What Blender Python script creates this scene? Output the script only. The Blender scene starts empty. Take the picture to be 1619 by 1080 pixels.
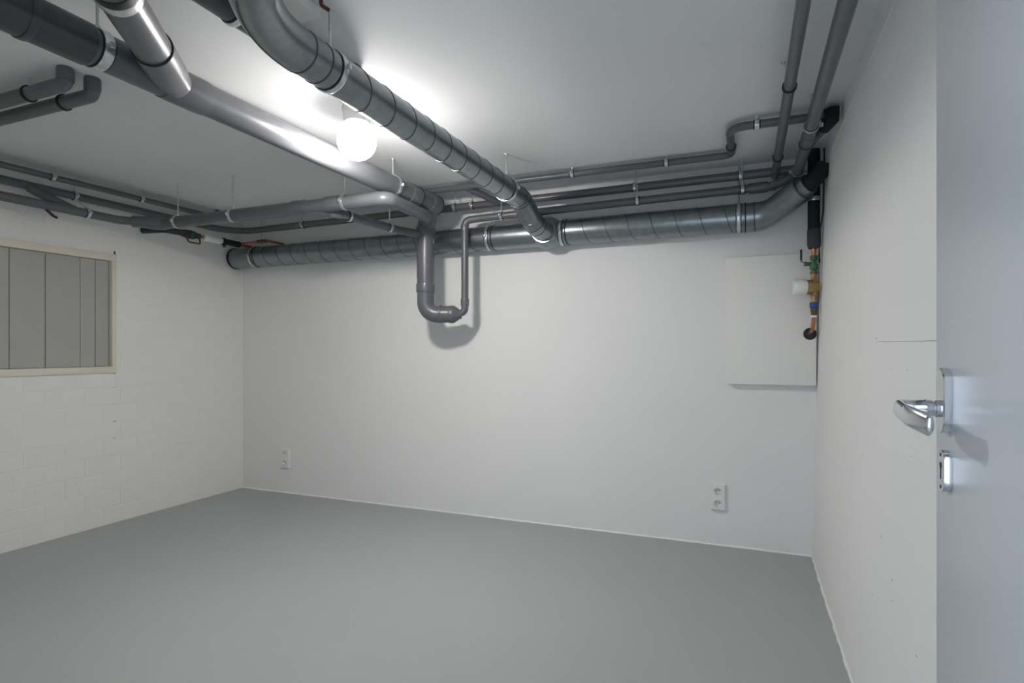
import bpy, bmesh, math, random
from mathutils import Vector, Matrix

random.seed(7)
V = Vector
scene = bpy.context.scene
COL = scene.collection
EYE = 1.15            # lens height above the floor; heights in the pipe tables are relative to it
CEIL = 2.22           # ceiling height
XL, XR, YB, YF = -3.889, 0.34, 3.587, 0.12   # left wall, right wall at floor, back wall, doorway wall

# ------------------------------------------------------------------ camera, light, exposure
F = 908.0
cam_d = bpy.data.cameras.new('camera')
cam_d.sensor_fit = 'HORIZONTAL'
cam_d.sensor_width = 36.0
cam_d.lens = 36.0 * F / 1619.0
cam_d.shift_y = 13.0 / 1619.0
cam_d.clip_start = 0.01
cam = bpy.data.objects.new('camera', cam_d)
COL.objects.link(cam)
cam.location = (0, 0, EYE)
cam.rotation_euler = (math.radians(90), 0, math.radians(22.2))
scene.camera = cam

world = bpy.data.worlds.new('world')
scene.world = world
world.use_nodes = True
bg = world.node_tree.nodes['Background']
bg.inputs[0].default_value = (0.72, 0.86, 1.0, 1)
bg.inputs[1].default_value = 0.55

LAMP_POWER = 95.0
scene.view_settings.view_transform = 'Standard'
scene.view_settings.look = 'None'
scene.view_settings.gamma = 1.0
scene.view_settings.exposure = 1.89
scene.view_settings.use_curve_mapping = False
scene.cycles.diffuse_bounces = 8
scene.cycles.max_bounces = 14

# the light of the passage outside enters by the open doorway: a portal for the sky, gives no light itself
pl = bpy.data.lights.new('doorway_portal', 'AREA')
pl.shape = 'RECTANGLE'
pl.size, pl.size_y = 0.93, 2.02
pl.cycles.is_portal = True
po = bpy.data.objects.new('doorway_portal', pl)
COL.objects.link(po)
po.location = (-0.195, -0.04, 1.01)
po.rotation_euler = (math.radians(90), 0, 0)


# ------------------------------------------------------------------ materials
def new_mat(name, col, rough=0.5, metal=0.0, spec=0.5, bump=None, var=None, coat=0.0):
    """bump = (scale, strength, distance); var = (scale, amount) colour mottling"""
    m = bpy.data.materials.new(name)
    m.use_nodes = True
    nt = m.node_tree
    b = nt.nodes['Principled BSDF']
    b.inputs['Base Color'].default_value = (*col, 1)
    b.inputs['Roughness'].default_value = rough
    b.inputs['Metallic'].default_value = metal
    b.inputs['Specular IOR Level'].default_value = spec
    if coat:
        b.inputs['Coat Weight'].default_value = coat
    tc = nt.nodes.new('ShaderNodeTexCoord')
    if var:
        n = nt.nodes.new('ShaderNodeTexNoise')
        n.inputs['Scale'].default_value = var[0]
        n.inputs['Detail'].default_value = 5
        nt.links.new(tc.outputs['Object'], n.inputs['Vector'])
        r = nt.nodes.new('ShaderNodeValToRGB')
        a = var[1]
        r.color_ramp.elements[0].position = 0.3
        r.color_ramp.elements[1].position = 0.7
        r.color_ramp.elements[0].color = (*[c * (1 - a) for c in col], 1)
        r.color_ramp.elements[1].color = (*[min(1, c * (1 + a)) for c in col], 1)
        nt.links.new(n.outputs['Fac'], r.inputs['Fac'])
        nt.links.new(r.outputs['Color'], b.inputs['Base Color'])
    if bump:
        n = nt.nodes.new('ShaderNodeTexNoise')
        n.inputs['Scale'].default_value = bump[0]
        n.inputs['Detail'].default_value = 6
        nt.links.new(tc.outputs['Object'], n.inputs['Vector'])
        bp = nt.nodes.new('ShaderNodeBump')
        bp.inputs['Strength'].default_value = bump[1]
        bp.inputs['Distance'].default_value = bump[2]
        nt.links.new(n.outputs['Fac'], bp.inputs['Height'])
        nt.links.new(bp.outputs['Normal'], b.inputs['Normal'])
    return m


M = {}
M['wall'] = new_mat('wall_paint', (0.79, 0.79, 0.785), 0.75, spec=0.3, bump=(180, 0.12, 0.002), var=(1.5, 0.015))
M['brickpaint'] = new_mat('brick_paint', (0.80, 0.79, 0.765), 0.7, spec=0.3, bump=(45, 0.3, 0.004), var=(3, 0.025))
M['ceiling'] = new_mat('ceiling_paint', (0.735, 0.742, 0.755), 0.8, spec=0.25, bump=(90, 0.12, 0.003), var=(1.2, 0.025))
M['floor'] = new_mat('floor_coating', (0.36, 0.385, 0.38), 0.42, spec=0.4, bump=(60, 0.05, 0.002), var=(1.1, 0.03))
M['white'] = new_mat('white_lacquer', (0.80, 0.79, 0.765), 0.45)
M['whiteplastic'] = new_mat('white_plastic', (0.78, 0.78, 0.77), 0.35)
M['pvc'] = new_mat('grey_pvc', (0.112, 0.116, 0.128), 0.33, spec=0.5, var=(9, 0.06), bump=(35, 0.06, 0.002))
M['pvcdark'] = new_mat('dark_grey_pvc', (0.055, 0.058, 0.066), 0.3, spec=0.5, var=(9, 0.06))  # on the main drain's elbow this darker grey paints in shade
M['foam'] = new_mat('dark_foam', (0.022, 0.023, 0.025), 0.8, spec=0.2, bump=(200, 0.2, 0.002))
M['foamgrey'] = new_mat('grey_foam', (0.06, 0.062, 0.066), 0.8, spec=0.2)
M['zinc'] = new_mat('zinc_steel', (0.66, 0.70, 0.72), 0.3, metal=0.9, var=(60, 0.12))
M['rubber'] = new_mat('black_rubber', (0.012, 0.012, 0.013), 0.6)
M['seam'] = new_mat('duct_seam', (0.10, 0.11, 0.12), 0.45, metal=0.7)
M['copper'] = new_mat('copper', (0.50, 0.22, 0.13), 0.35, metal=0.9, var=(40, 0.2))
M['brass'] = new_mat('brass', (0.42, 0.27, 0.13), 0.4, metal=0.8, var=(50, 0.15))
M['bronze'] = new_mat('dark_brass', (0.14, 0.10, 0.06), 0.45, metal=0.6)
M['green'] = new_mat('green_enamel', (0.02, 0.13, 0.05), 0.4)
M['blue'] = new_mat('blue_plastic', (0.02, 0.06, 0.27), 0.4)
M['paleblue'] = new_mat('pale_blue_plastic', (0.55, 0.62, 0.72), 0.3)
M['black'] = new_mat('black_plastic', (0.015, 0.015, 0.016), 0.5)
M['board'] = new_mat('greygreen_board', (0.40, 0.405, 0.375), 0.6, spec=0.3, var=(6, 0.02))
M['cream'] = new_mat('cream_frame', (0.72, 0.68, 0.59), 0.5, var=(8, 0.02))
M['door'] = new_mat('door_paint', (0.56, 0.585, 0.63), 0.28, spec=0.5)
M['chrome'] = new_mat('satin_chrome', (0.72, 0.73, 0.76), 0.16, metal=1.0)
M['rust'] = new_mat('rust', (0.10, 0.03, 0.015), 0.8)
M['grime'] = new_mat('grey_filler', (0.33, 0.33, 0.32), 0.8)


def galvanised():
    m = bpy.data.materials.new('galvanised_sheet')
    m.use_nodes = True
    nt = m.node_tree
    b = nt.nodes['Principled BSDF']
    b.inputs['Metallic'].default_value = 0.92
    tc = nt.nodes.new('ShaderNodeTexCoord')
    vo = nt.nodes.new('ShaderNodeTexNoise')
    vo.inputs['Scale'].default_value = 28
    vo.inputs['Detail'].default_value = 3
    nt.links.new(tc.outputs['Object'], vo.inputs['Vector'])
    r = nt.nodes.new('ShaderNodeValToRGB')
    r.color_ramp.elements[0].position = 0.25
    r.color_ramp.elements[1].position = 0.75
    r.color_ramp.elements[0].color = (0.235, 0.265, 0.277, 1)
    r.color_ramp.elements[1].color = (0.30, 0.335, 0.35, 1)
    nt.links.new(vo.outputs['Fac'], r.inputs['Fac'])
    nt.links.new(r.outputs['Color'], b.inputs['Base Color'])
    b.inputs['Roughness'].default_value = 0.31
    return m


M['galv'] = galvanised()


def globe_mat():
    m = bpy.data.materials.new('lit_opal_glass')
    m.use_nodes = True
    b = m.node_tree.nodes['Principled BSDF']
    b.inputs['Base Color'].default_value = (0.9, 0.9, 0.88, 1)
    b.inputs['Roughness'].default_value = 0.25
    b.inputs['Emission Color'].default_value = (1.0, 0.965, 0.92, 1)
    # emission dimmed by hand over the globe's upper half so the ceiling doesn't burn out
    nt = m.node_tree
    ge = nt.nodes.new('ShaderNodeNewGeometry')
    sx = nt.nodes.new('ShaderNodeSeparateXYZ')
    nt.links.new(ge.outputs['Normal'], sx.inputs[0])
    mr = nt.nodes.new('ShaderNodeMapRange')
    mr.interpolation_type = 'SMOOTHSTEP'
    mr.inputs['From Min'].default_value = 0.0
    mr.inputs['From Max'].default_value = -0.55
    mr.inputs['To Min'].default_value = LAMP_POWER * 0.008
    mr.inputs['To Max'].default_value = LAMP_POWER
    nt.links.new(sx.outputs['Z'], mr.inputs['Value'])
    nt.links.new(mr.outputs['Result'], b.inputs['Emission Strength'])
    return m


M['globe'] = globe_mat()


# ------------------------------------------------------------------ object helpers
def empty(name, label, cat, loc=(0, 0, 0), group=None):
    o = bpy.data.objects.new(name, None)
    o.empty_display_size = 0.05
    COL.objects.link(o)
    o.location = loc
    o['label'] = label
    o['category'] = cat
    if group:
        o['group'] = group
    return o


def obj(name, bm, mat, parent=None, smooth=35, label=None):
    me = bpy.data.meshes.new(name)
    bmesh.ops.recalc_face_normals(bm, faces=bm.faces[:])
    bm.to_mesh(me)
    bm.free()
    if smooth:
        for p in me.polygons:
            p.use_smooth = True
        me.set_sharp_from_angle(angle=math.radians(smooth))
    me.materials.append(M[mat])
    o = bpy.data.objects.new(name, me)
    COL.objects.link(o)
    if parent:
        o.parent = parent
        if parent.parent is None:
            o.matrix_parent_inverse = parent.matrix_basis.inverted()   # meshes are written in room coordinates
    if label:
        o['label'] = label
    return o


def struct(o):
    o['kind'] = 'structure'
    return o


def W(p):
    """room point from (x, y, height above lens)"""
    return V((p[0], p[1], p[2] + EYE))


def box(bm, a, b, bevel=0.0, seg=2):
    lo = V([min(a[i], b[i]) for i in range(3)])
    hi = V([max(a[i], b[i]) for i in range(3)])
    r = bmesh.ops.create_cube(bm, size=1.0)
    vs = r['verts']
    for v in vs:
        v.co = V([lo[i] + (v.co[i] + 0.5) * (hi[i] - lo[i]) for i in range(3)])
    if bevel:
        es = list({e for v in vs for e in v.link_edges})
        bmesh.ops.bevel(bm, geom=es, offset=bevel, segments=seg, affect='EDGES', profile=0.6)
    return bm


def basis(axis):
    a = V(axis).normalized()
    u = a.cross(V((0, 0, 1)))
    if u.length < 1e-4:
        u = a.cross(V((0, 1, 0)))
    u.normalize()
    return a, u, a.cross(u).normalized()


def lathe(bm, origin, axis, prof, n=28, cap=True):
    """revolve profile [(t along axis, radius), ...]"""
    a, u, w = basis(axis)
    o = V(origin)
    rings = []
    for t, r in prof:
        if r < 1e-5:
            rings.append([bm.verts.new(o + a * t)])
        else:
            rings.append([bm.verts.new(o + a * t + (u * math.cos(k * 2 * math.pi / n) + w * math.sin(k * 2 * math.pi / n)) * r) for k in range(n)])
    for A, B in zip(rings, rings[1:]):
        if len(A) == 1 and len(B) == 1:
            continue
        for k in range(n):
            if len(A) == 1:
                bm.faces.new((A[0], B[k], B[(k + 1) % n]))
            elif len(B) == 1:
                bm.faces.new((A[k], B[0], A[(k + 1) % n]))
            else:
                bm.faces.new((A[k], B[k], B[(k + 1) % n], A[(k + 1) % n]))
    if cap:
        for R in (rings[0], rings[-1]):
            if len(R) > 1:
                bm.faces.new(R)
    return bm


def ring(bm, c, axis, r, width, th, n=32):
    """closed band around a pipe"""
    h = width / 2
    prof = [(-h, r - 0.001), (-h, r + th * 0.7), (-h * 0.7, r + th), (h * 0.7, r + th), (h, r + th * 0.7), (h, r - 0.001), (-h, r - 0.001)]
    return lathe(bm, c, axis, prof, n, cap=False)


def fillet(pts, rad, n=8):
    pts = [V(p) for p in pts]
    out = [pts[0]]
    for i in range(1, len(pts) - 1):
        rr = rad[i - 1] if isinstance(rad, (list, tuple)) else rad
        d0 = (pts[i - 1] - pts[i])
        d1 = (pts[i + 1] - pts[i])
        l0, l1 = d0.length, d1.length
        d0.normalize()
        d1.normalize()
        ang = d0.angle(d1)
        if ang > math.pi - 0.02 or rr <= 0:
            out.append(pts[i])
            continue
        tl = min(rr / math.tan(ang / 2), l0 * 0.49, l1 * 0.49)
        r2 = tl * math.tan(ang / 2)
        bis = (d0 + d1).normalized()
        cen = pts[i] + bis * (r2 / math.sin(ang / 2))
        a, b = pts[i] + d0 * tl - cen, pts[i] + d1 * tl - cen
        tot = a.angle(b)
        for k in range(n + 1):
            t = k / n
            s = (a * math.sin((1 - t) * tot) + b * math.sin(t * tot)) / math.sin(tot)
            out.append(cen + s)
    out.append(pts[-1])
    return out


def sweep(bm, path, r, n=24, cap=True):
    """tube along a polyline; r scalar or one radius per point"""
    path = [V(p) for p in path]
    tang = []
    for i in range(len(path)):
        a = path[max(i - 1, 0)]
        b = path[min(i + 1, len(path) - 1)]
        d0 = (path[i] - a).normalized() if i else None
        d1 = (b - path[i]).normalized() if i < len(path) - 1 else None
        tang.append(((d0 or d1) + (d1 or d0)).normalized())
    _, u, _ = basis(tang[0])
    rings = []
    for i, p in enumerate(path):
        t = tang[i]
        u = (u - t * u.dot(t)).normalized()
        w = t.cross(u)
        rr = r[i] if isinstance(r, (list, tuple)) else r
        rings.append([bm.verts.new(p + (u * math.cos(2 * math.pi * k / n) + w * math.sin(2 * math.pi * k / n)) * rr) for k in range(n)])
    for A, B in zip(rings, rings[1:]):
        for k in range(n):
            bm.faces.new((A[k], A[(k + 1) % n], B[(k + 1) % n], B[k]))
    if cap:
        bm.faces.new(rings[0])
        bm.faces.new(rings[-1])
    return bm


def pipe(name, pts, r, bend, mat, parent, n=24, label=None):
    bm = bmesh.new()
    sweep(bm, fillet([W(p) for p in pts], bend), r, n)
    return obj(name, bm, mat, parent, label=label)


def collar(parent, c, axis, r, width=0.05, th=0.004, mat='pvc', name='socket_collar', label=None):
    bm = bmesh.new()
    ring(bm, W(c), axis, r, width, th)
    return obj(name, bm, mat, parent, label=label)


def clamp(parent, c, axis, r, rod=True, w=0.02, rod_top=None, mat='zinc', shift=(0, 0, 0), ears=True, rub=True, rodr=0.004, off=0.0):
    """two-shell pipe clamp: band, rubber lining, bolt ears, threaded rod and ceiling plate"""
    p = W(c)
    a, u, _ = basis(axis)
    if abs(a.z) > 0.9:
        u = V((1, 0, 0))
    bm = bmesh.new()
    ring(bm, p, a, r + 0.002, w, 0.0035)
    if ears:
        for s in (-1, 1):
            q = p + u * s * (r + 0.012)
            lathe(bm, q - V((0, 0, 0.008)), (0, 0, 1), [(0, 0.007), (0.016, 0.007)], 8)
            box(bm, q - V((0.007, 0.007, 0.002)), q + V((0.007, 0.007, 0.002)))
    cl = obj('pipe_clamp', bm, mat, parent)
    if rub:
        bm = bmesh.new()
        ring(bm, p, a, r, w + 0.01, 0.0025)
        obj('rubber_lining', bm, 'rubber', cl)
    if rod:
        top = CEIL if rod_top is None else rod_top
        bm = bmesh.new()
        base = p + V((0, off, r if not off else max(r * .55, 0.0)))   # off: rod stands beside the crown to clear pipes above
        d = V(shift) + V((0, off, 0))
        sweep(bm, [base, V((p.x, p.y, top)) + d], rodr, 8)
        lathe(bm, base, (0, 0, 1), [(0, rodr * 2), (0.014, rodr * 2)], 6)
        obj('threaded_rod', bm, 'zinc', cl)
        bm = bmesh.new()
        lathe(bm, V((p.x, p.y, top - 0.003)) + d, (0, 0, 1), [(0, rodr * 2.6), (0.003, rodr * 2.8)], 10)
        obj('ceiling_washer', bm, 'zinc', cl)
    return cl


def helix(parent, p0, p1, r, pitch, phase=0.0, hand=1, name='spiral_seam', tube=0.0022):
    a, b = W(p0), W(p1)
    ax, u, w = basis(b - a)
    L = (b - a).length
    N = int(L / pitch * 26)
    pts = []
    for k in range(N + 1):
        t = k / N * L
        th = hand * (2 * math.pi * t / pitch) + phase
        pts.append(a + ax * t + (u * math.cos(th) + w * math.sin(th)) * r)
    bm = bmesh.new()
    sweep(bm, pts, tube, 5)
    return obj(name, bm, 'seam', parent)


# ------------------------------------------------------------------ the room shell
T = 0.12
XRT = 0.387   # right wall leans a little outwards at the ceiling


def quad_prism(name, pts_in, off, mat):
    bm = bmesh.new()
    a = [bm.verts.new(p) for p in pts_in]
    b = [bm.verts.new(V(p) + V(off)) for p in pts_in]
    bm.faces.new(a)
    bm.faces.new(b[::-1])
    for k in range(4):
        bm.faces.new((a[k], a[(k + 1) % 4], b[(k + 1) % 4], b[k]))
    return struct(obj(name, bm, mat, smooth=0))


bm = bmesh.new()
box(bm, (XL - T, -1.2, -0.1), (XRT + T, YB + T, 0.0))
struct(obj('floor', bm, 'floor', smooth=0))
bm = bmesh.new()
box(bm, (XL - T, YF - T, CEIL), (XRT + T, YB + T, CEIL + 0.1))
struct(obj('ceiling', bm, 'ceiling', smooth=0))
bm = bmesh.new()
box(bm, (XL - T, YB, 0), (XRT + T, YB + T, CEIL))
struct(obj('wall_back', bm, 'wall', smooth=0))
wall_right = quad_prism('wall_right', [(XR, YF - T, 0), (XR, YB, 0), (XRT, YB, CEIL), (XRT, YF - T, CEIL)], (T, 0, 0), 'wall')

# doorway wall around the lens: opening from x=-0.66 to 0.27
bm = bmesh.new()
box(bm, (XL - T, YF - T, 0), (-0.66, YF, CEIL))
box(bm, (0.305, YF - T, 0), (XR + 0.02, YF, CEIL))
box(bm, (-0.66, YF - T, 2.02), (0.305, YF, CEIL))
struct(obj('wall_front', bm, 'wall', smooth=0))

# left wall: painted brickwork around a boarded window
WY0, WY1 = 1.02, 2.544        # window frame along the wall
WZ0, WZ1 = 0.993, 1.782
bm = bmesh.new()
box(bm, (XL - T, YF - T, 0), (XL - 0.0014, WY0 + .01, CEIL))
box(bm, (XL - T, WY1 - .01, 0), (XL - 0.0014, YB, CEIL))
box(bm, (XL - T, WY0, 0), (XL - 0.0014, WY1, WZ0 + .01))
box(bm, (XL - T, WY0, WZ1 - .01), (XL - 0.0014, WY1, CEIL))
wall_left = struct(obj('wall_left', bm, 'brickpaint', smooth=0))

brick_cache = {}


def brick_mesh(L, H):
    key = (round(L, 3), round(H, 3))
    if key not in brick_cache:
        b_ = bmesh.new()
        box(b_, (-0.02, 0, 0), (0.0, key[0], key[1]), bevel=0.0014, seg=1)
        bmesh.ops.recalc_face_normals(b_, faces=b_.faces[:])
        me = bpy.data.meshes.new('brick')
        b_.to_mesh(me)
        b_.free()
        me.materials.append(M['brickpaint'])
        brick_cache[key] = me
    return brick_cache[key]


def lay(y0, y1, z0, z1):
    if y1 - y0 < 0.015 or z1 - z0 < 0.015:
        return
    o = bpy.data.objects.new('brick', brick_mesh(y1 - y0, z1 - z0))
    COL.objects.link(o)
    o.parent = wall_left
    o.location = (XL + random.uniform(-0.0007, 0.0003), y0, z0)
    o.rotation_euler = (0, random.uniform(-.004, .004), random.uniform(-.003, .003))


CH, BL, JT, JV = 0.1125, 0.2246, 0.006, 0.0028
row = 0
z = 0.004
while z < CEIL - 0.02:
    z1 = min(z + CH - JT, CEIL - 0.004)
    y = YB - 0.003
    first = BL * (0.5 if row % 2 else 1.0)
    while y > YF + 0.02:
        y0 = max(y - first + JV, YF + 0.004)
        first = BL
        a, b = y0, y
        wz0, wz1, wy0, wy1 = WZ0 - 0.003, WZ1 + 0.003, WY0 - 0.003, WY1 + 0.003
        if z1 <= wz0 or z >= wz1 or b <= wy0 or a >= wy1:
            lay(a, b, z, z1)
        else:
            if b > wy1:
                lay(wy1, b, z, z1)
            if a < wy0:
                lay(a, wy0, z, z1)
            if z < wz0 and z1 > wz0:
                lay(max(a, wy0), min(b, wy1), z, wz0)
            if z1 > wz1 and z < wz1:
                lay(max(a, wy0), min(b, wy1), wz1, z1)
        y = y0 - JV
    z += CH
    row += 1


# uneven bead of wall paint where the walls meet the floor
def bead(name, a, b, inward, wob):
    bm = bmesh.new()
    n = 90
    prev = None
    for k in range(n + 1):
        p = V(a).lerp(V(b), k / n)
        d = 0.005 + wob * random.random()
        h = 0.006 + wob * random.random()
        q = [p, p + V(inward) * d, p + V(inward) * d * 0.6 + V((0, 0, h * 0.6)), p + V((0, 0, h))]
        vs = [bm.verts.new(c) for c in q]
        if prev:
            for j in range(4):
                bm.faces.new((prev[j], vs[j], vs[(j + 1) % 4], prev[(j + 1) % 4]))
        else:
            bm.faces.new(vs)
        prev = vs
    bm.faces.new(prev)
    return struct(obj(name, bm, 'white', smooth=40))


bead('trim_1', (XL, YB, 0), (XR, YB, 0), (0, -1, 0), 0.004)
bead('trim_2', (XR, YB, 0), (XR, YF, 0), (-1, 0, 0), 0.007)


# plaster joint high on the right wall and scratch with a nail, small flaws
def on_right(y, z, out=0.0):
    return V((XR + (XRT - XR) * z / CEIL - out, y, z))


bm = bmesh.new()
sweep(bm, [on_right(YB - 0.02 - k * 0.16, 2.12 + random.uniform(-.004, .004), 0.0) for k in range(12)], 0.0035, 6)
obj('plaster_ridge', bm, 'wall', wall_right)
bm = bmesh.new()
sweep(bm, [on_right(2.02, EYE + 0.024), on_right(1.7, EYE + 0.021), on_right(1.36, EYE + 0.018)], 0.0008, 5)
obj('scratch', bm, 'grime', wall_right)
bm = bmesh.new()
for y, zz, s in ((2.03, 1.185, .004), (1.83, 1.1, .002), (1.66, 1.1, .002), (1.9, .62, .003), (1.52, .47, .003), (2.6, .37, .004),
                 (1.76, .55, .004), (1.75, .50, .003), (1.42, .37, .006), (1.40, .365, .004), (1.99, .42, .003), (1.6, .9, .002), (2.2, .8, .002)):
    p = on_right(y, zz)
    lathe(bm, p + V((.002, 0, 0)), (-1, 0, 0), [(0, s), (.0025, s * .8), (.003, 0)], 7)
obj('paint_chip', bm, 'grime', wall_right)

# ------------------------------------------------------------------ window in the left wall
win = bpy.data.objects.new('window_1', None)
COL.objects.link(win)
win.location = (XL, (WY0 + WY1) / 2, WZ0)
win['kind'] = 'structure'
win['label'] = 'boarded window with cream frame and grey-green boards in the painted brick wall'
FW = 0.046
xo, xi = XL + 0.012, XL - 0.06
for nm, a, b in (('frame_rail', (xi, WY0, WZ1 - FW), (xo, WY1, WZ1)),
                 ('frame_rail', (xi, WY0, WZ0 + .004), (xo, WY1, WZ0 + FW)),
                 ('frame_stile', (xi, WY1 - 0.030, WZ0 + FW), (xo, WY1, WZ1 - FW)),
                 ('frame_stile', (xi, WY0, WZ0 + FW), (xo, WY0 + 0.03, WZ1 - FW))):
    bm = bmesh.new()
    box(bm, a, b, bevel=0.002)
    obj(nm, bm, 'cream', win)
edges = [WY0 + 0.03, 1.21, 1.395, 1.58, 1.77, 1.957, 2.14, 2.335, 2.427, WY1 - 0.033]
for k, (a, b) in enumerate(zip(edges, edges[1:])):
    bm = bmesh.new()
    d = (0.018, 0.0195, 0.0185)[k % 3]
    box(bm, (XL - d - 0.02, a + 0.0012, WZ0 + FW + 0.001), (XL - d, b - 0.0012, WZ1 - FW - 0.001), bevel=0.0022, seg=1)
    obj('board', bm, 'board', win)
bm = bmesh.new()
box(bm, (XL - 0.075, WY0 + 0.01, WZ0 + 0.02), (XL - 0.062, WY1 - 0.01, WZ1 - 0.02))
obj('backing_panel', bm, 'black', win, smooth=0)

# ------------------------------------------------------------------ open door with handle
DX, DY0, DY1 = 0.275, 0.17, 1.083
door = bpy.data.objects.new('door_1', None)
COL.objects.link(door)
door.location = (DX, DY0, 0)
door['kind'] = 'structure'
door['label'] = 'pale blue-grey flush door standing open along the right wall'
bm = bmesh.new()
box(bm, (DX, DY0, 0.006), (DX + 0.04, DY1, 2.015), bevel=0.002)
obj('door_leaf', bm, 'door', door)
HY, HZ = 1.022, EYE - 0.087


def stadium(bm, x0, x1, y, z, wy, hz, n=8):
    """rounded vertical plate lying on the door"""
    outline = []
    r = wy / 2
    for k in range(n + 1):
        a = math.pi * k / n
        outline.append((y + r * math.cos(a), z + hz / 2 - r + r * math.sin(a)))
    for k in range(n + 1):
        a = math.pi + math.pi * k / n
        outline.append((y + r * math.cos(a), z - hz / 2 + r + r * math.sin(a)))
    bev = 0.002
    A = [bm.verts.new((x1, p, q)) for p, q in outline]
    B = [bm.verts.new((x0 + bev, p, q)) for p, q in outline]
    Cc = [bm.verts.new((x0, y + (p - y) * 0.92, z + (q - z) * 0.965)) for p, q in outline]
    m = len(A)
    for k in range(m):
        j = (k + 1) % m
        bm.faces.new((A[k], A[j], B[j], B[k]))
        bm.faces.new((B[k], B[j], Cc[j], Cc[k]))
    bm.faces.new(Cc)
    bm.faces.new(A)


bm = bmesh.new()
stadium(bm, DX - 0.0115, DX, HY, HZ + 0.012, 0.036, 0.096)
hp = obj('handle_plate', bm, 'chrome', door)
bm = bmesh.new()
o = V((DX - 0.011, HY, HZ))
lathe(bm, o, (-1, 0, 0), [(0, .0125), (.006, .0125), (.007, .0105), (.009, .0105), (.010, .0125), (.018, .0135), (.0195, .0125), (.036, .0120)], 24)
obj('handle_neck', bm, 'chrome', hp)
# lever: flattened bar turning from the neck towards the hinges
bm = bmesh.new()
path = fillet([o + V((-.030, 0, 0)), o + V((-.053, -0.001, 0.0)), o + V((-.052, -.045, -.006)), o + V((-.040, -.108, -.013))], [.013, .06], 8)
n = 20
prev = None
_, uu, _ = V((1, 0, 0)), V((0, 0, 1)), None
for i, p in enumerate(path):
    t = ((path[min(i + 1, len(path) - 1)] - path[max(i - 1, 0)])).normalized()
    up = (V((0, 0, 1)) - t * t.z).normalized()
    sd = t.cross(up)
    f = i / (len(path) - 1)
    a_up = 0.0120 + 0.0030 * min(1, f * 1.4)
    a_sd = 0.0105 - 0.0045 * min(1, f * 1.6)
    rg = [bm.verts.new(p + up * math.cos(2 * math.pi * k / n) * a_up + sd * math.sin(2 * math.pi * k / n) * a_sd) for k in range(n)]
    if prev:
        for k in range(n):
            bm.faces.new((prev[k], prev[(k + 1) % n], rg[(k + 1) % n], rg[k]))
    else:
        bm.faces.new(rg)
    prev = rg
endt = (path[-1] - path[-2]).normalized()
tip = bm.verts.new(path[-1] + endt * 0.007)
mid = [bm.verts.new(path[-1] + endt * 0.005 + (v.co - path[-1]) * 0.7) for v in prev]
for k in range(n):
    bm.faces.new((prev[k], prev[(k + 1) % n], mid[(k + 1) % n], mid[k]))
    bm.faces.new((mid[k], mid[(k + 1) % n], tip))
obj('lever', bm, 'chrome', hp, smooth=60)
bm = bmesh.new()
KZ = EYE - 0.178
stadium(bm, DX - 0.010, DX, HY, KZ, 0.032, 0.062)
kp = obj('keyhole_plate', bm, 'chrome', door)
bm = bmesh.new()
xk = DX - 0.0104
for dz, r in ((.0235, .0028), (-.0235, .0028), (.008, .0045)):
    lathe(bm, (xk + .0006, HY, KZ + dz), (-1, 0, 0), [(0, r), (.0006, r)], 12)
box(bm, (xk, HY - .0018, KZ - .012), (xk + .0006, HY + .0018, KZ + .008))
obj('keyhole', bm, 'black', kp)
# hinges on the doorway side
for zz in (0.3, 1.05, 1.8):
    bm = bmesh.new()
    lathe(bm, (DX + .014, DY0 - .009, zz - .04), (0, 0, 1), [(0, .008), (.08, .008)], 12)
    obj('hinge', bm, 'chrome', door)

# ------------------------------------------------------------------ ventilation ducts
dA = empty('spiral_duct', 'galvanised spiral duct running along the back wall below the grey pipes', 'duct', (-3.0, 3.49, 1.8))
AY, AZ, AR = 3.49, 0.743, 0.08
pathA = fillet([W((-3.872, AY, AZ)), W((0.10, AY, AZ)), W((0.275, 3.325, 0.840))], 0.16, 10)
bm = bmesh.new()
sweep(bm, pathA, [AR] * (len(pathA) - 9) + [AR - .0014 * k for k in range(1, 10)], 40)
obj('duct_run', bm, 'galv', dA)
helix(dA, (-3.62, AY, AZ), (-1.62, AY, AZ), AR + .0005, 0.137, 0.4, 1)
helix(dA, (-1.04, AY, AZ), (-0.06, AY, AZ), AR + .0005, 0.137, 1.0, 1)
d = (pathA[-1] - pathA[-2]).normalized()
bm = bmesh.new()
lathe(bm, pathA[-1] - d * .002, d, [(0, .062), (0.004, .056), (0.035, .055)], 32)
obj('end_collar', bm, 'galv', dA)
bm = bmesh.new()
sweep(bm, fillet([pathA[-1] + d * .028, pathA[-1] + d * .06, V((.352, 3.30, 2.06)), V((.368, 3.30, 2.09))], .03), .043, 24)
obj('foam_wrap', bm, 'foam', dA)
for f in (2,):
    tA = (pathA[f] - pathA[f - 1]).normalized()
    bm = bmesh.new()
    ring(bm, pathA[f], tA, AR, .006, .002)
    obj('elbow_joint', bm, 'seam', dA)
bm = bmesh.new()
ring(bm, pathA[-1] - d * .004, d, AR - .0126, .008, .002)
obj('elbow_joint', bm, 'seam', dA)
bm = bmesh.new()
ring(bm, W((-3.862, AY, AZ)), (1, 0, 0), AR, .016, .005, 40)
obj('rubber_gasket', bm, 'rubber', dA)
for x, hang in ((-3.64, True), (-1.581, True), (-1.076, False), (-0.04, True)):
    clamp(dA, (x, AY, AZ), (1, 0, 0), AR, rod=hang, w=.020, off=.055)
    bm = bmesh.new()
    ring(bm, W((x + .035, AY, AZ)), (1, 0, 0), AR, .007, .003, 40)
    obj('rubber_gasket', bm, 'rubber', dA)
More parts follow.
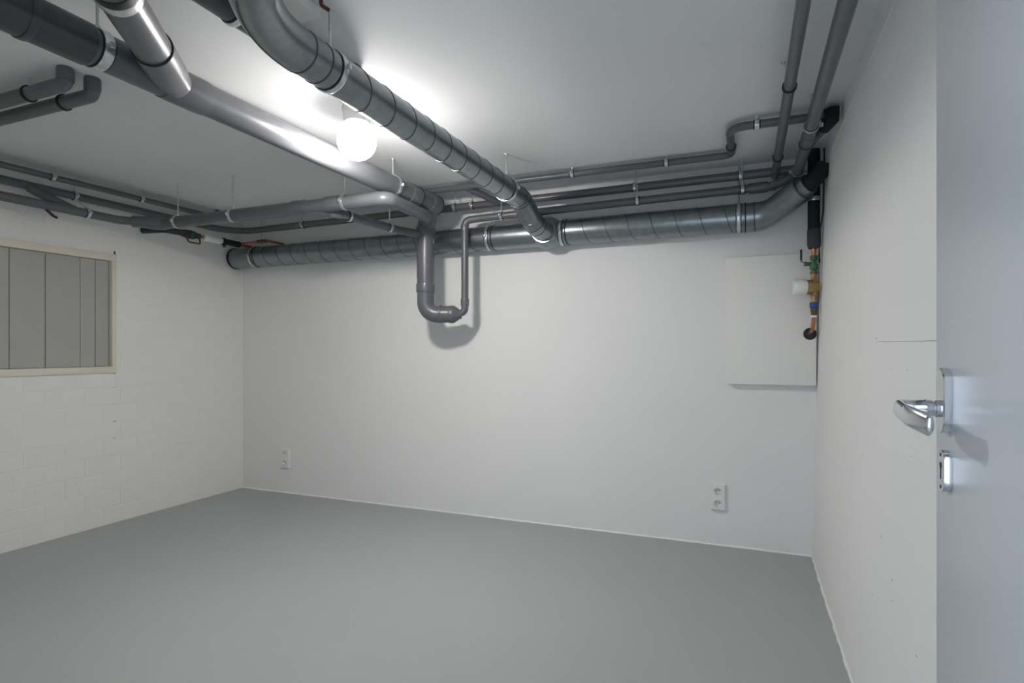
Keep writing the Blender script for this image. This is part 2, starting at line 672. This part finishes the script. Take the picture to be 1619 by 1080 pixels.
# tee branch collar facing the room
BX, BZ, BR = -1.218, 0.88, 0.0625
bm = bmesh.new()
TX = BX + .05
lathe(bm, W((TX, AY, AZ)), (0, -1, 0), [(0.02, .104), (.055, .098), (.078, .084), (.09, .076), (.118, .074)], 36)
obj('tee_collar', bm, 'galv', dA)
bm = bmesh.new()
ring(bm, W((TX, AY - .112, AZ)), (0, 1, 0), .0745, .010, .005, 36)
obj('collar_bead', bm, 'galv', dA)

dB = empty('spiral_duct', 'galvanised spiral duct crossing the ceiling beside the globe lamp and bending into the wall duct', 'duct', (BX, 2.2, 1.95))
rawB = [W((-0.20, .142, BZ)), W((BX, 1.16, BZ)), W((BX, 3.12, BZ)), W((BX + .035, 3.25, .755)), W((BX + .05, 3.40, AZ))]
pathB = fillet(rawB, [.42, .12, .10], 12)
bm = bmesh.new()
sweep(bm, pathB, [BR] * (len(pathB) - 1) + [.0735], 40)
obj('duct_run', bm, 'galv', dB)
helix(dB, (BX, 1.50, BZ), (BX, 2.88, BZ), BR + .0005, 0.141, 2.2, 1)
# joints of the near bend and its folded side seam
for k in (13,):
    tB = (pathB[k + 1] - pathB[k - 1]).normalized()
    bm = bmesh.new()
    ring(bm, pathB[k], tB, BR, .006, .002, 40)
    obj('elbow_joint', bm, 'seam', dB)
bm = bmesh.new()
ring(bm, W((BX, 1.405, BZ)), (0, 1, 0), BR, .006, .002, 40)
obj('elbow_joint', bm, 'seam', dB)
sp = []
for k in range(1, 14):
    tB = (pathB[min(k + 1, 13)] - pathB[max(k - 1, 1)]).normalized()
    side = V((0, 0, 1)).cross(tB).normalized()
    if side.x > 0:
        side = -side
    sp.append(pathB[k] + (side * 0.55 + V((0, 0, -1)) * 0.83).normalized() * BR)
bm = bmesh.new()
sweep(bm, sp, .003, 6)
obj('side_seam', bm, 'seam', dB)
for k in (14, 20, 27, 33, 39):
    if k < len(pathB) - 1:
        tB = (pathB[k + 1] - pathB[k - 1]).normalized()
        bm = bmesh.new()
        ring(bm, pathB[k], tB, BR, .006, .0025, 40)
        obj('elbow_joint', bm, 'seam' if k != 27 else 'galv', dB)
clamp(dB, (BX, 1.462, BZ), (0, 1, 0), BR, w=.022, rodr=.005)
clamp(dB, (BX, 2.90, BZ), (0, 1, 0), BR, w=.022, rodr=.005)

# ------------------------------------------------------------------ drain pipes
# main drain under the ceiling, stack and water trap
dC = empty('drain_pipe', 'thick grey drain pipe under the ceiling that drops into a U-shaped trap', 'pipe', (-1.84, 2.0, 1.9))
CX, CZ, CR = -1.84, 0.92, 0.057
pipe('pipe_run', [(CX, .80, 1.069), (CX, .80, CZ), (CX, 3.19, CZ), (-1.955, 3.285, .82), (-1.955, 3.285, .47)], CR, [.1, .07, .10], 'pvc', dC, 32)
bm = bmesh.new()
sweep(bm, fillet([W((CX, .80, 1.06)), W((CX, .80, CZ)), W((CX, 1.115, CZ))], .12), .063, 32)
obj('elbow', bm, 'pvcdark', dC)  # elbow and its rim coloured darker to stand in for missing light
collar(dC, (CX, .955, CZ), (0, 1, 0), .063, .02, .004, 'pvcdark')
clamp(dC, (CX, 1.150, CZ), (0, 1, 0), CR, w=.03, rodr=.006)
collar(dC, (CX, 1.44, CZ), (0, 1, 0), CR, .16, .0045)
for y in (2.925, 3.16):
    collar(dC, (CX, y, CZ), (0, 1, 0), CR, .10, .005)
    collar(dC, (CX, y + .052, CZ), (0, 1, 0), CR + .004, .006, .0035, 'rubber', 'rubber_seal')
clamp(dC, (CX, 2.735, CZ), (0, 1, 0), CR, w=.024, rodr=.005, rub=False)
collar(dC, (-1.955, 3.285, .775), (0, 0, 1), CR, .07, .005)
# trap: bend, reducer
bm = bmesh.new()
sweep(bm, fillet([W((-1.955, 3.285, .48)), W((-1.955, 3.285, .232)), W((-1.80, 3.338, .232))], .115, 12), .055, 32)
obj('trap_bend', bm, 'pvc', dC)
collar(dC, (-1.955, 3.285, .405), (0, 0, 1), .056, .055, .005)
collar(dC, (-1.862, 3.317, .234), (.95, .31, 0), .055, .014, .0045)
tv = V((.946, .32, 0)).normalized()
bm = bmesh.new()
lathe(bm, W((-1.815, 3.333, .232)), tv, [(0, .053), (.012, .058), (.04, .058), (.062, .044), (.078, .031), (.09, .030)], 28)
obj('reducer', bm, 'pvc', dC)
# side branch of the main drain
dY = V((.625, -.78, 0)).normalized()
s0 = V((CX, 1.41, CZ))
pt = lambda s: tuple(s0 + dY * s)
br = empty('drain_pipe', 'short light grey branch pipe slanting into the main drain near its bend', 'pipe', W(pt(.3)))
pipe('pipe_run', [pt(.03), pt(.80), tuple(s0 + dY * .80 + V((0, 0, .148)))], .0555, .1, 'pvc', br, 32)
collar(br, pt(.17), dY, .056, .19, .004)
collar(br, pt(.267), dY, .056, .006, .005, 'rubber', 'rubber_seal')
collar(br, pt(.55), dY, .0555, .03, .004, 'zinc', 'pipe_clamp')
collar(br, pt(.58), dY, .056, .03, .003, 'rubber', 'rubber_seal')

# drain from the right corner to the trap
dP3 = empty('drain_pipe', 'lowest of the grey pipes on the back wall, dropping thinly into the trap', 'pipe', (-.7, 3.44, 2.0))
pipe('pipe_run', [(-1.765, 3.352, .235), (-1.709, 3.37, .245), (-1.709, 3.37, .847), (-1.60, 3.385, .856), (.15, 3.485, .905)],
     .0235, [.035, .04, .05], 'pvc', dP3)
collar(dP3, (-1.709, 3.37, .31), (0, 0, 1), .0235, .05, .004)
collar(dP3, (-1.709, 3.37, .80), (0, 0, 1), .0235, .04, .004)
collar(dP3, (.06, 3.48, .902), (1, .057, .028), .0235, .10, .006)
for x in (-1.46, -.60, -.02):
    f = (x + 1.60) / 1.75
    clamp(dP3, (x, 3.385 + .1 * f, .856 + .049 * f), (1, .057, .028), .0235, w=.018, rodr=.0035, off=-.036 if x > -.3 else (-.012 if x > -1 else 0))

# long run: left wall, corner, back wall
dP2 = empty('drain_pipe', 'dark grey pipe from the brick wall round the corner, second under the ceiling', 'pipe', (-3.2, 3.45, 2.05))
pipe('pipe_run', [(-3.82, .135, .942), (-3.82, 3.44, .944), (.26, 3.48, .982)], .0245, .22, 'pvc', dP2)
for y in (2.25, 2.93):
    clamp(dP2, (-3.82, y, .943), (0, 1, 0), .0245, w=.018, rodr=.0035)
for x in (-3.12, -1.83, -1.70, -.62, -.03):
    clamp(dP2, (x, 3.44 + .04 * (x + 3.74) / 4, .944 + .038 * (x + 3.82) / 4.08), (1, .01, .014), .0245, w=.018, rodr=.0035)

# uppermost pipe on the back wall with the swan-neck
dP1 = empty('drain_pipe', 'uppermost grey pipe of the back wall with an offset bend towards the right corner', 'pipe', (-.8, 3.27, 2.1))
pipe('pipe_run', [(-2.08, 3.27, 1.069), (-2.08, 3.27, 1.036), (-.072, 3.27, 1.036), (-.072, 2.868, 1.036), (.362, 2.862, 1.030)],
     .0188, [.025, .045, .075], 'pvc', dP1)
collar(dP1, (-.072, 3.16, 1.036), (0, 1, 0), .0188, .04, .004)
collar(dP1, (-.072, 3.13, 1.036), (0, 1, 0), .0188, .006, .006, 'rubber', 'rubber_seal')
pipe('wye_branch', [(-1.66, 3.27, 1.036), (-1.60, 3.33, 1.01), (-1.50, 3.45, .96)], .021, .06, 'pvc', dP1)
collar(dP1, (-1.66, 3.27, 1.036), (1, 0, 0), .0188, .12, .004)
for x in (-.95, -.41):
    clamp(dP1, (x, 3.27, 1.036), (1, 0, 0), .0188, w=.018, rodr=.0035)
clamp(dP1, (.045, 2.866, 1.034), (1, 0, 0), .0188, w=.02, rodr=.0035)
bm = bmesh.new()
lathe(bm, W((.315, 2.862, 1.032)), (1, 0, 0), [(0, .026), (.03, .034), (.058, .034)], 20)
obj('wall_sleeve', bm, 'foam', dP1, label='black foam sleeve at the wall')

# the two pipes running to the right corner
dR1 = empty('drain_pipe', 'thinner of the two straight ceiling pipes running towards the right corner', 'pipe', (.148, 2, 2.12))
pipe('pipe_run', [(.148, .135, .977), (.148, 3.43, .974), (.146, 3.475, .955)], .0205, .04, 'pvc', dR1)
for y in (2.36, 3.20):
    clamp(dR1, (.148, y, .976), (0, 1, 0), .0205, w=.014, rodr=.003, mat='rubber', shift=(-.02, 0, 0), ears=False)
dR2 = empty('drain_pipe', 'thicker ceiling pipe beside the right wall with a slanting side branch', 'pipe', (.252, 2, 2.08))
pipe('pipe_run', [(.252, .135, .937), (.252, 3.43, .937), (.13, 3.486, .906)], .0255, .07, 'pvc', dR2)
for y in (2.70, 3.36):
    clamp(dR2, (.252, y, .937), (0, 1, 0), .0255, w=.012, rodr=.0035)
collar(dR2, (.252, 2.86, .937), (0, 1, 0), .0255, .11, .004)
collar(dR2, (.252, 2.915, .937), (0, 1, 0), .029, .006, .003, 'rubber', 'rubber_seal')
pipe('wye_branch', [(.252, 3.04, .937), (.268, 2.98, .945), (.345, 2.80, 1.00)], .021, .05, 'pvcdark', dR2)
bm = bmesh.new()
lathe(bm, W((.316, 2.868, .978)), (.077, -.18, .055), [(0, .027), (.07, .030), (.085, .02)], 18)
obj('foam_sleeve', bm, 'foam', dR2)
bm = bmesh.new()
sweep(bm, [W((.290, 2.915, .985)), W((.318, 2.86, 1.005)), W((.34, 2.83, 1.012))], .006, 8)
obj('tape_strip', bm, 'grime', dR2)

# left wall
dL1 = empty('drain_pipe', 'thin grey pipe tucked under the ceiling along the brick wall', 'pipe', (-3.8, 2, 2.15))
pipe('pipe_run', [(-3.75, .135, 1.004), (-3.75, 3.20, 1.010), (-3.75, 3.22, 1.069)], .0178, .02, 'pvc', dL1)
for y in (2.09, 2.62):
    clamp(dL1, (-3.75, y, 1.007), (0, 1, 0), .0178, w=.018, rodr=.0035)

dL3 = empty('drain_pipe', 'grey drain pipe low on the brick wall turning into a thicker cross pipe', 'pipe', (-3.0, 2.6, 1.95))
MY, MZ, MR = 2.62, .825, .0375
pipe('pipe_run', [(-3.70, .135, .822), (-3.70, 2.44, .826), (-3.60, 2.55, .826)], .0262, .05, 'pvc', dL3)
pipe('cross_pipe', [(-3.655, 2.495, MZ), (-3.53, MY, MZ), (-1.80, MY, MZ - .003), (-1.82, 3.06, MZ - .005), (-1.90, 3.20, MZ)],
     MR, [.08, .042, .1], 'pvc', dL3, 28)
collar(dL3, (-3.56, 2.59, MZ), (.7, .7, 0), MR, .10, .004)
collar(dL3, (-2.40, MY, MZ), (1, 0, 0), MR, .09, .004)
collar(dL3, (-2.16, MY, MZ), (1, 0, 0), MR, .10, .004)
for x in (-3.40, -2.92, -2.08):
    clamp(dL3, (x, MY, MZ), (1, 0, 0), MR, w=.02, rub=False)
clamp(dL3, (-3.70, 2.25, .826), (0, 1, 0), .0262, w=.018, rodr=.0035, rod_top=EYE + .925, shift=(-.10, 0, 0))
pipe('side_branch', [(-2.28, MY, MZ - .02), (-2.17, 2.70, .785), (-2.06, 3.10, .764), (-1.975, 3.24, .755)], .0245, .06, 'pvc', dL3)
collar(dL3, (-2.19, 2.685, .789), (.5, .7, -.07), .0245, .07, .006)
clamp(dL3, (-2.155, 2.755, .782), (.25, .97, -.05), .027, rod=False, w=.014, ears=False)
clamp(dL3, (-2.075, 3.05, .767), (.25, .97, -.05), .0245, w=.016, rodr=.0035)
# wye between the two left-wall pipes
pipe('wye_branch', [(-3.805, 2.00, .93), (-3.79, 2.03, .91), (-3.70, 2.18, .83)], .0255, .04, 'pvc', dL3)
bm = bmesh.new()
sweep(bm, fillet([W((-3.70, 2.02, .81)), W((-3.71, 2.07, .775)), W((-3.73, 2.10, .772))], .02), .008, 8)
obj('bracket_hook', bm, 'rubber', dL3)

# two stubs on the ceiling at the far left
dS = {}
for key, y, zz, lab in (('a', 1.378, 1.010, 'dark grey ceiling stub pipe nearer the doorway of the two rising into the slab'),
                        ('b', 1.470, 1.002, 'dark grey ceiling stub pipe with longer arm, nearer the lamp of the two')):
    s = empty('ceiling_pipe', lab, 'pipe', (-2.9, y, 2.15))
    xe = -2.395 if key == 'a' else -2.385
    pipe('pipe_run', [(-3.875, y, zz), (xe, y, zz), (xe, y, 1.069)], .0265, .022, 'pvc', s)
    collar(s, (xe, y, 1.043), (0, 0, 1), .0265, .045, .003)
    clamp(s, ((-2.62 if key == 'a' else -2.56), y, zz), (1, 0, 0), .0265, w=.012, mat='rubber', rub=False, rodr=.0035, ears=False)
    dS[key] = s

# dark pipe behind the duct bend
dE = empty('ceiling_pipe', 'dark pipe against the ceiling half hidden behind the duct bend', 'pipe', (-1.39, 1.0, 2.1))
pipe('pipe_run', [(-1.39, .135, 1.0), (-1.39, 1.78, 1.0), (-1.39, 1.78, 1.069)], .045, .05, 'pvcdark', dE)
clamp(dE, (-1.39, 1.25, 1.0), (0, 1, 0), .045, w=.02)

# ------------------------------------------------------------------ water pipe with valve in the left corner
wp = empty('water_pipe', 'water pipe with shut-off valve and white sleeve above the left end of the wall duct', 'pipe', (-3.7, 3.1, 1.98))
WX, WZ = -3.70, .828
pipe('insulation', [(-3.875, 2.72, WZ), (WX, 2.76, WZ), (WX, 2.90, WZ)], .022, .05, 'foamgrey', wp)
bm = bmesh.new()
lathe(bm, W((WX, 2.88, WZ)), (0, 1, 0), [(0, .024), (.03, .03), (.09, .03), (.12, .02), (.145, .02)], 18)
vb = obj('valve_body', bm, 'foamgrey', wp)
bm = bmesh.new()
ring(bm, W((WX, 2.945, WZ)), (0, 1, 0), .03, .012, .002)
obj('band', bm, 'green', vb)
bm = bmesh.new()
sweep(bm, fillet([W((WX + .01, 2.90, WZ - .02)), W((WX + .012, 2.93, WZ - .058)), W((WX + .012, 3.02, WZ - .058)), W((WX + .005, 3.02, WZ - .02))], .015), .006, 8)
obj('valve_lever', bm, 'bronze', vb)
bm = bmesh.new()
sweep(bm, [W((WX, 3.0, WZ)), W((WX, 3.50, WZ))], .011, 14)
obj('copper_pipe', bm, 'copper', wp)
bm = bmesh.new()
sweep(bm, [W((WX, 3.055, WZ)), W((WX, 3.075, WZ)), W((WX, 3.205, WZ)), W((WX, 3.21, WZ))], [.022, .027, .027, .024], 20)
obj('white_sleeve', bm, 'whiteplastic', wp, label='white sleeve')
bm = bmesh.new()
sweep(bm, [W((WX, 3.21, WZ)), W((WX, 3.24, WZ)), W((WX, 3.25, WZ)), W((WX, 3.38, WZ))], [.028, .028, .023, .023], 18)
obj('black_sleeve', bm, 'foam', wp)
bm = bmesh.new()
lathe(bm, W((WX + .01, 3.225, WZ - .02)), (.3, 0, -1), [(0, .012), (.025, .012)], 10)
obj('bleed_cap', bm, 'black', wp)
pipe('copper_branch', [(WX, 3.40, WZ + .01), (-3.52, 3.40, WZ + .015), (-3.44, 3.40, WZ + .02), (-3.44, 3.575, WZ + .02)], .0095, .02, 'copper', wp)
bm = bmesh.new()
lathe(bm, W((-3.53, 3.40, WZ + .015)), (1, 0, 0), [(0, .014), (.09, .014)], 14)
obj('coupling', bm, 'bronze', wp)

# ------------------------------------------------------------------ ceiling lamp
LX, LY, LZ, LR = -1.597, 2.095, EYE + .925, .0845
lamp = empty('ceiling_lamp', 'lit white globe lamp on a round white ceiling base between drain pipe and duct', 'lamp', (LX, LY, CEIL))
bm = bmesh.new()
lathe(bm, (LX, LY, CEIL), (0, 0, -1), [(0, .062), (.004, .064), (.05, .058), (.066, .054)], 36)
obj('lamp_base', bm, 'white', lamp)
bm = bmesh.new()
prof = []
for k in range(25):
    a = math.pi * (0.16 + 0.84 * k / 24)
    prof.append((-math.cos(a) * LR, max(0.0, math.sin(a) * LR) if k < 24 else 0.0))
lathe(bm, (LX, LY, LZ), (0, 0, -1), prof, 40)
obj('globe', bm, 'globe', lamp, label='glowing opal globe')

# ------------------------------------------------------------------ ceiling plate and rusty anchor by the duct bend
cp = bpy.data.objects
bm = bmesh.new()
box(bm, (-1.46, .95, CEIL - .03), (-1.235, 1.44, CEIL - .0005), bevel=.002)
o = obj('ceiling_panel', bm, 'white')
o['label'] = 'flat white cover panel on the ceiling above the duct bend'
o['category'] = 'panel'
bm = bmesh.new()
sweep(bm, fillet([V((-1.20, 1.40, CEIL)), V((-1.20, 1.40, CEIL - .02)), V((-1.19, 1.425, CEIL - .024))], .008), .006, 8)
o = obj('ceiling_anchor', bm, 'rust')
o['label'] = 'small rust-brown anchor hook in the ceiling beside the white cover panel'
o['category'] = 'hook'

# ------------------------------------------------------------------ meter board, water meter, cable
bm = bmesh.new()
mb = empty('meter_cabinet', 'flat white cabinet on the back wall beside the right corner', 'cabinet', (.11, YB, EYE - .197))
BY = 3.538
box(bm, (-.105, BY + .018, EYE - .195), (.352, YB, EYE + .526), bevel=.002)
obj('cabinet_body', bm, 'white', mb)
bm = bmesh.new()
box(bm, (-.108, BY, EYE - .197), (.355, BY + .0175, EYE + .530), bevel=.003)
obj('front_panel', bm, 'white', mb)
bm = bmesh.new()
lathe(bm, (.323, BY + .001, EYE + .087), (0, -1, 0), [(0, .033), (.003, .033), (.004, .028), (.0015, .026), (.0015, 0)], 24)
obj('pipe_opening', bm, 'black', mb)

GX, GY = .334, 3.45
gz = lambda py: (553 - py) * 3.067 / 908 + EYE     # height of a level read at this distance
wm = empty('water_meter', 'brass water meter with white cap on a vertical pipe in the right corner', 'meter', (GX, GY, EYE + .3))
bm = bmesh.new()
sweep(bm, [(GX, GY, CEIL - .002), (GX, GY, gz(366))], .030, 22)
obj('insulation', bm, 'foam', wm, label='black foam insulation')
bm = bmesh.new()
sweep(bm, [(GX, GY, gz(362)), (GX, GY, gz(364)), (GX, GY, gz(388)), (GX, GY, gz(393))], [.031, .033, .033, .027], 22)
obj('insulation_sleeve', bm, 'foamgrey', wm)
bm = bmesh.new()
ring(bm, V((GX, GY, gz(315))), (0, 0, 1), .031, .022, .003)
lathe(bm, V((GX - .02, GY - .036, gz(315))), (-.3, -1, 0), [(0, .008), (.01, .008)], 10)
obj('pipe_clamp', bm, 'zinc', wm)
bm = bmesh.new()
sweep(bm, [(GX, GY, gz(390)), (GX, GY, gz(410))], .0115, 16)
sweep(bm, [(GX + .018, GY - .01, gz(390)), (GX + .018, GY - .01, gz(402))], .005, 10)
obj('copper_pipe', bm, 'copper', wm)
bm = bmesh.new()
lathe(bm, (GX, GY, gz(433)), (0, 0, 1), [(0, .018), (.014, .018), (.016, .013), (.022, .013), (.024, .021), (.052, .021), (.054, .013), (.07, .013), (.072, .019), (.09, .019)], 10)
lathe(bm, (GX - .012, GY, gz(417)), (-1, -.25, 0), [(0, .010), (.022, .010), (.024, .013), (.034, .012)], 12)
vb = obj('shutoff_valve', bm, 'green', wm, label='green shut-off valve')
bm = bmesh.new()
lathe(bm, (GX, GY, gz(409)), (0, 0, 1), [(0, .0195), (.016, .0195)], 8)
lathe(bm, (GX, GY, gz(433)), (0, 0, 1), [(0, .0195), (.013, .0195)], 8)
obj('nut', bm, 'bronze', vb)
bm = bmesh.new()
hx = GX - .062
sweep(bm, [(GX - .04, GY - .01, gz(415)), (hx, GY - .012, gz(413)), (hx, GY - .012, gz(410))], .0025, 8)
box(bm, (hx - .005, GY - .018, gz(411)), (hx + .005, GY - .006, gz(394)), bevel=.002)
obj('valve_lever', bm, 'black', vb)
bm = bmesh.new()
lathe(bm, (GX, GY, gz(477)), (0, 0, 1), [(0, .013), (.03, .015), (.036, .02), (.108, .02), (.115, .015), (.15, .013)], 18)
mz = gz(454)
dm = V((-1, -.22, 0)).normalized()
lathe(bm, V((GX, GY, mz)) - dm * .02, dm, [(0, .03), (.01, .034), (.026, .034), (.03, .039), (.062, .039)], 28)
obj('meter_body', bm, 'brass', wm, label='brass body')
bm = bmesh.new()
lathe(bm, V((GX, GY, mz)) + dm * .0415, dm, [(0, .042), (.004, .044), (.045, .043), (.06, .040), (.066, .034), (.067, .030), (.062, .029), (.062, 0)], 28)
obj('meter_cap', bm, 'whiteplastic', wm, label='white plastic cap')
bm = bmesh.new()
lathe(bm, V((GX, GY, mz)) + dm * .1036, dm, [(0, .028), (.001, .028)], 24)
obj('dial_window', bm, 'paleblue', wm)
bm = bmesh.new()
lathe(bm, (GX, GY, gz(487)), (0, 0, 1), [(0, .019), (.004, .021), (.026, .021), (.030, .019)], 12)
obj('blue_nut', bm, 'blue', wm, label='blue plastic nut')
bm = bmesh.new()
lathe(bm, (GX, GY, gz(499)), (0, 0, 1), [(0, .012), (.006, .015), (.022, .015), (.026, .017), (.038, .017), (.042, .012)], 10)
obj('lower_coupling', bm, 'bronze', wm)
bm = bmesh.new()
lathe(bm, (GX, GY, gz(502)), (0, 0, 1), [(0, .0165), (.011, .0165)], 16)
obj('white_ring', bm, 'whiteplastic', wm)
bm = bmesh.new()
sweep(bm, fillet([V((GX, GY, gz(500))), V((GX - .004, GY + .012, gz(520))), V((.323, BY + .004, gz(527)))], .03), .0105, 14)
obj('copper_tail', bm, 'copper', wm)

bm = bmesh.new()
cx = lambda z_, o=.006: XR + (XRT - XR) * z_ / CEIL - o
zs = [(2.215, .0, 3.43), (2.12, .0, 3.425), (2.0, 0, 3.42), (1.88, 0, 3.42), (1.80, .008, 3.43), (1.76, .02, 3.44), (1.70, .010, 3.47), (1.62, .002, 3.50)]
sweep(bm, fillet([V((cx(a_) - b_, c_, a_)) for a_, b_, c_ in zs], .05), .0045, 8)
o = obj('cable', bm, 'foamgrey')
o['label'] = 'thin dark cable fixed to the wall behind the insulated meter pipe'
o['category'] = 'cable'


# ------------------------------------------------------------------ double wall sockets
def socket(x, z, lab):
    s = empty('wall_socket', lab, 'socket', (x, YB, z), 'double wall sockets')
    w, h, dpt = .082, .152, .020
    yf = YB - dpt
    bm = bmesh.new()
    n = 32
    rh = .0215
    cs = (z + h / 4, z - h / 4)
    # housing sides and back
    out = [(-w / 2, -h / 2), (w / 2, -h / 2), (w / 2, h / 2), (-w / 2, h / 2)]
    bv = .004
    back = [bm.verts.new((x + a, YB - .0005, z + b)) for a, b in out]
    front = [bm.verts.new((x + a, yf + bv, z + b)) for a, b in out]
    inn = [bm.verts.new((x + a * (1 - 2 * bv / w), yf, z + b * (1 - 2 * bv / h))) for a, b in out]
    for k in range(4):
        j = (k + 1) % 4
        bm.faces.new((back[k], back[j], front[j], front[k]))
        bm.faces.new((front[k], front[j], inn[j], inn[k]))
    bm.faces.new(back)
    # face with two round wells
    wi, hi = w / 2 - bv, (h / 2 - bv)
    for c, lo, hi_ in ((cs[0], z, z + hi), (cs[1], z - hi, z)):
        cm = (lo + hi_) / 2
        hh = (hi_ - lo) / 2
        sq, ci, ci2, bt = [], [], [], []
        for k in range(n):
            a = 2 * math.pi * k / n + math.pi / 4
            ca, sa = math.cos(a), math.sin(a)
            m_ = max(abs(ca), abs(sa))
            sq.append(bm.verts.new((x + ca / m_ * wi, yf, cm + sa / m_ * hh)))
            ci.append(bm.verts.new((x + ca * rh, yf, cm + sa * rh)))
            ci2.append(bm.verts.new((x + ca * rh * .96, yf + .0182, cm + sa * rh * .96)))
        for k in range(n):
            j = (k + 1) % n
            bm.faces.new((sq[k], sq[j], ci[j], ci[k]))
            bm.faces.new((ci[k], ci[j], ci2[j], ci2[k]))
        bm.faces.new(ci2)
    bmesh.ops.remove_doubles(bm, verts=bm.verts[:], dist=.00005)
    obj('housing', bm, 'whiteplastic', s, smooth=30)
    for sg in (1, -1):
        cm = z + sg * hi / 2
        bm = bmesh.new()
        ring(bm, V((x, yf + .0005, cm)), (0, 1, 0), rh + .0005, .003, .003, 32)
        rim = obj('well_rim', bm, 'whiteplastic', s)
        bm = bmesh.new()
        for q in (-.0095, .0095):
            lathe(bm, (x + q, yf + .0180, cm), (0, -1, 0), [(0, .0028), (.0006, .0028)], 10)
        obj('pin_hole', bm, 'black', s)
        bm = bmesh.new()
        for q in (-1, 1):
            box(bm, (x - .003, yf + .002, cm + q * (rh - .003)), (x + .003, yf + .016, cm + q * (rh - .0012)))
        obj('earth_clip', bm, 'zinc', s)


socket(-.155, EYE - .8636, 'white double wall socket low on the back wall, under the meter cabinet')
socket(-3.42, EYE - .869, 'white double wall socket low on the back wall, beside the painted brick wall')
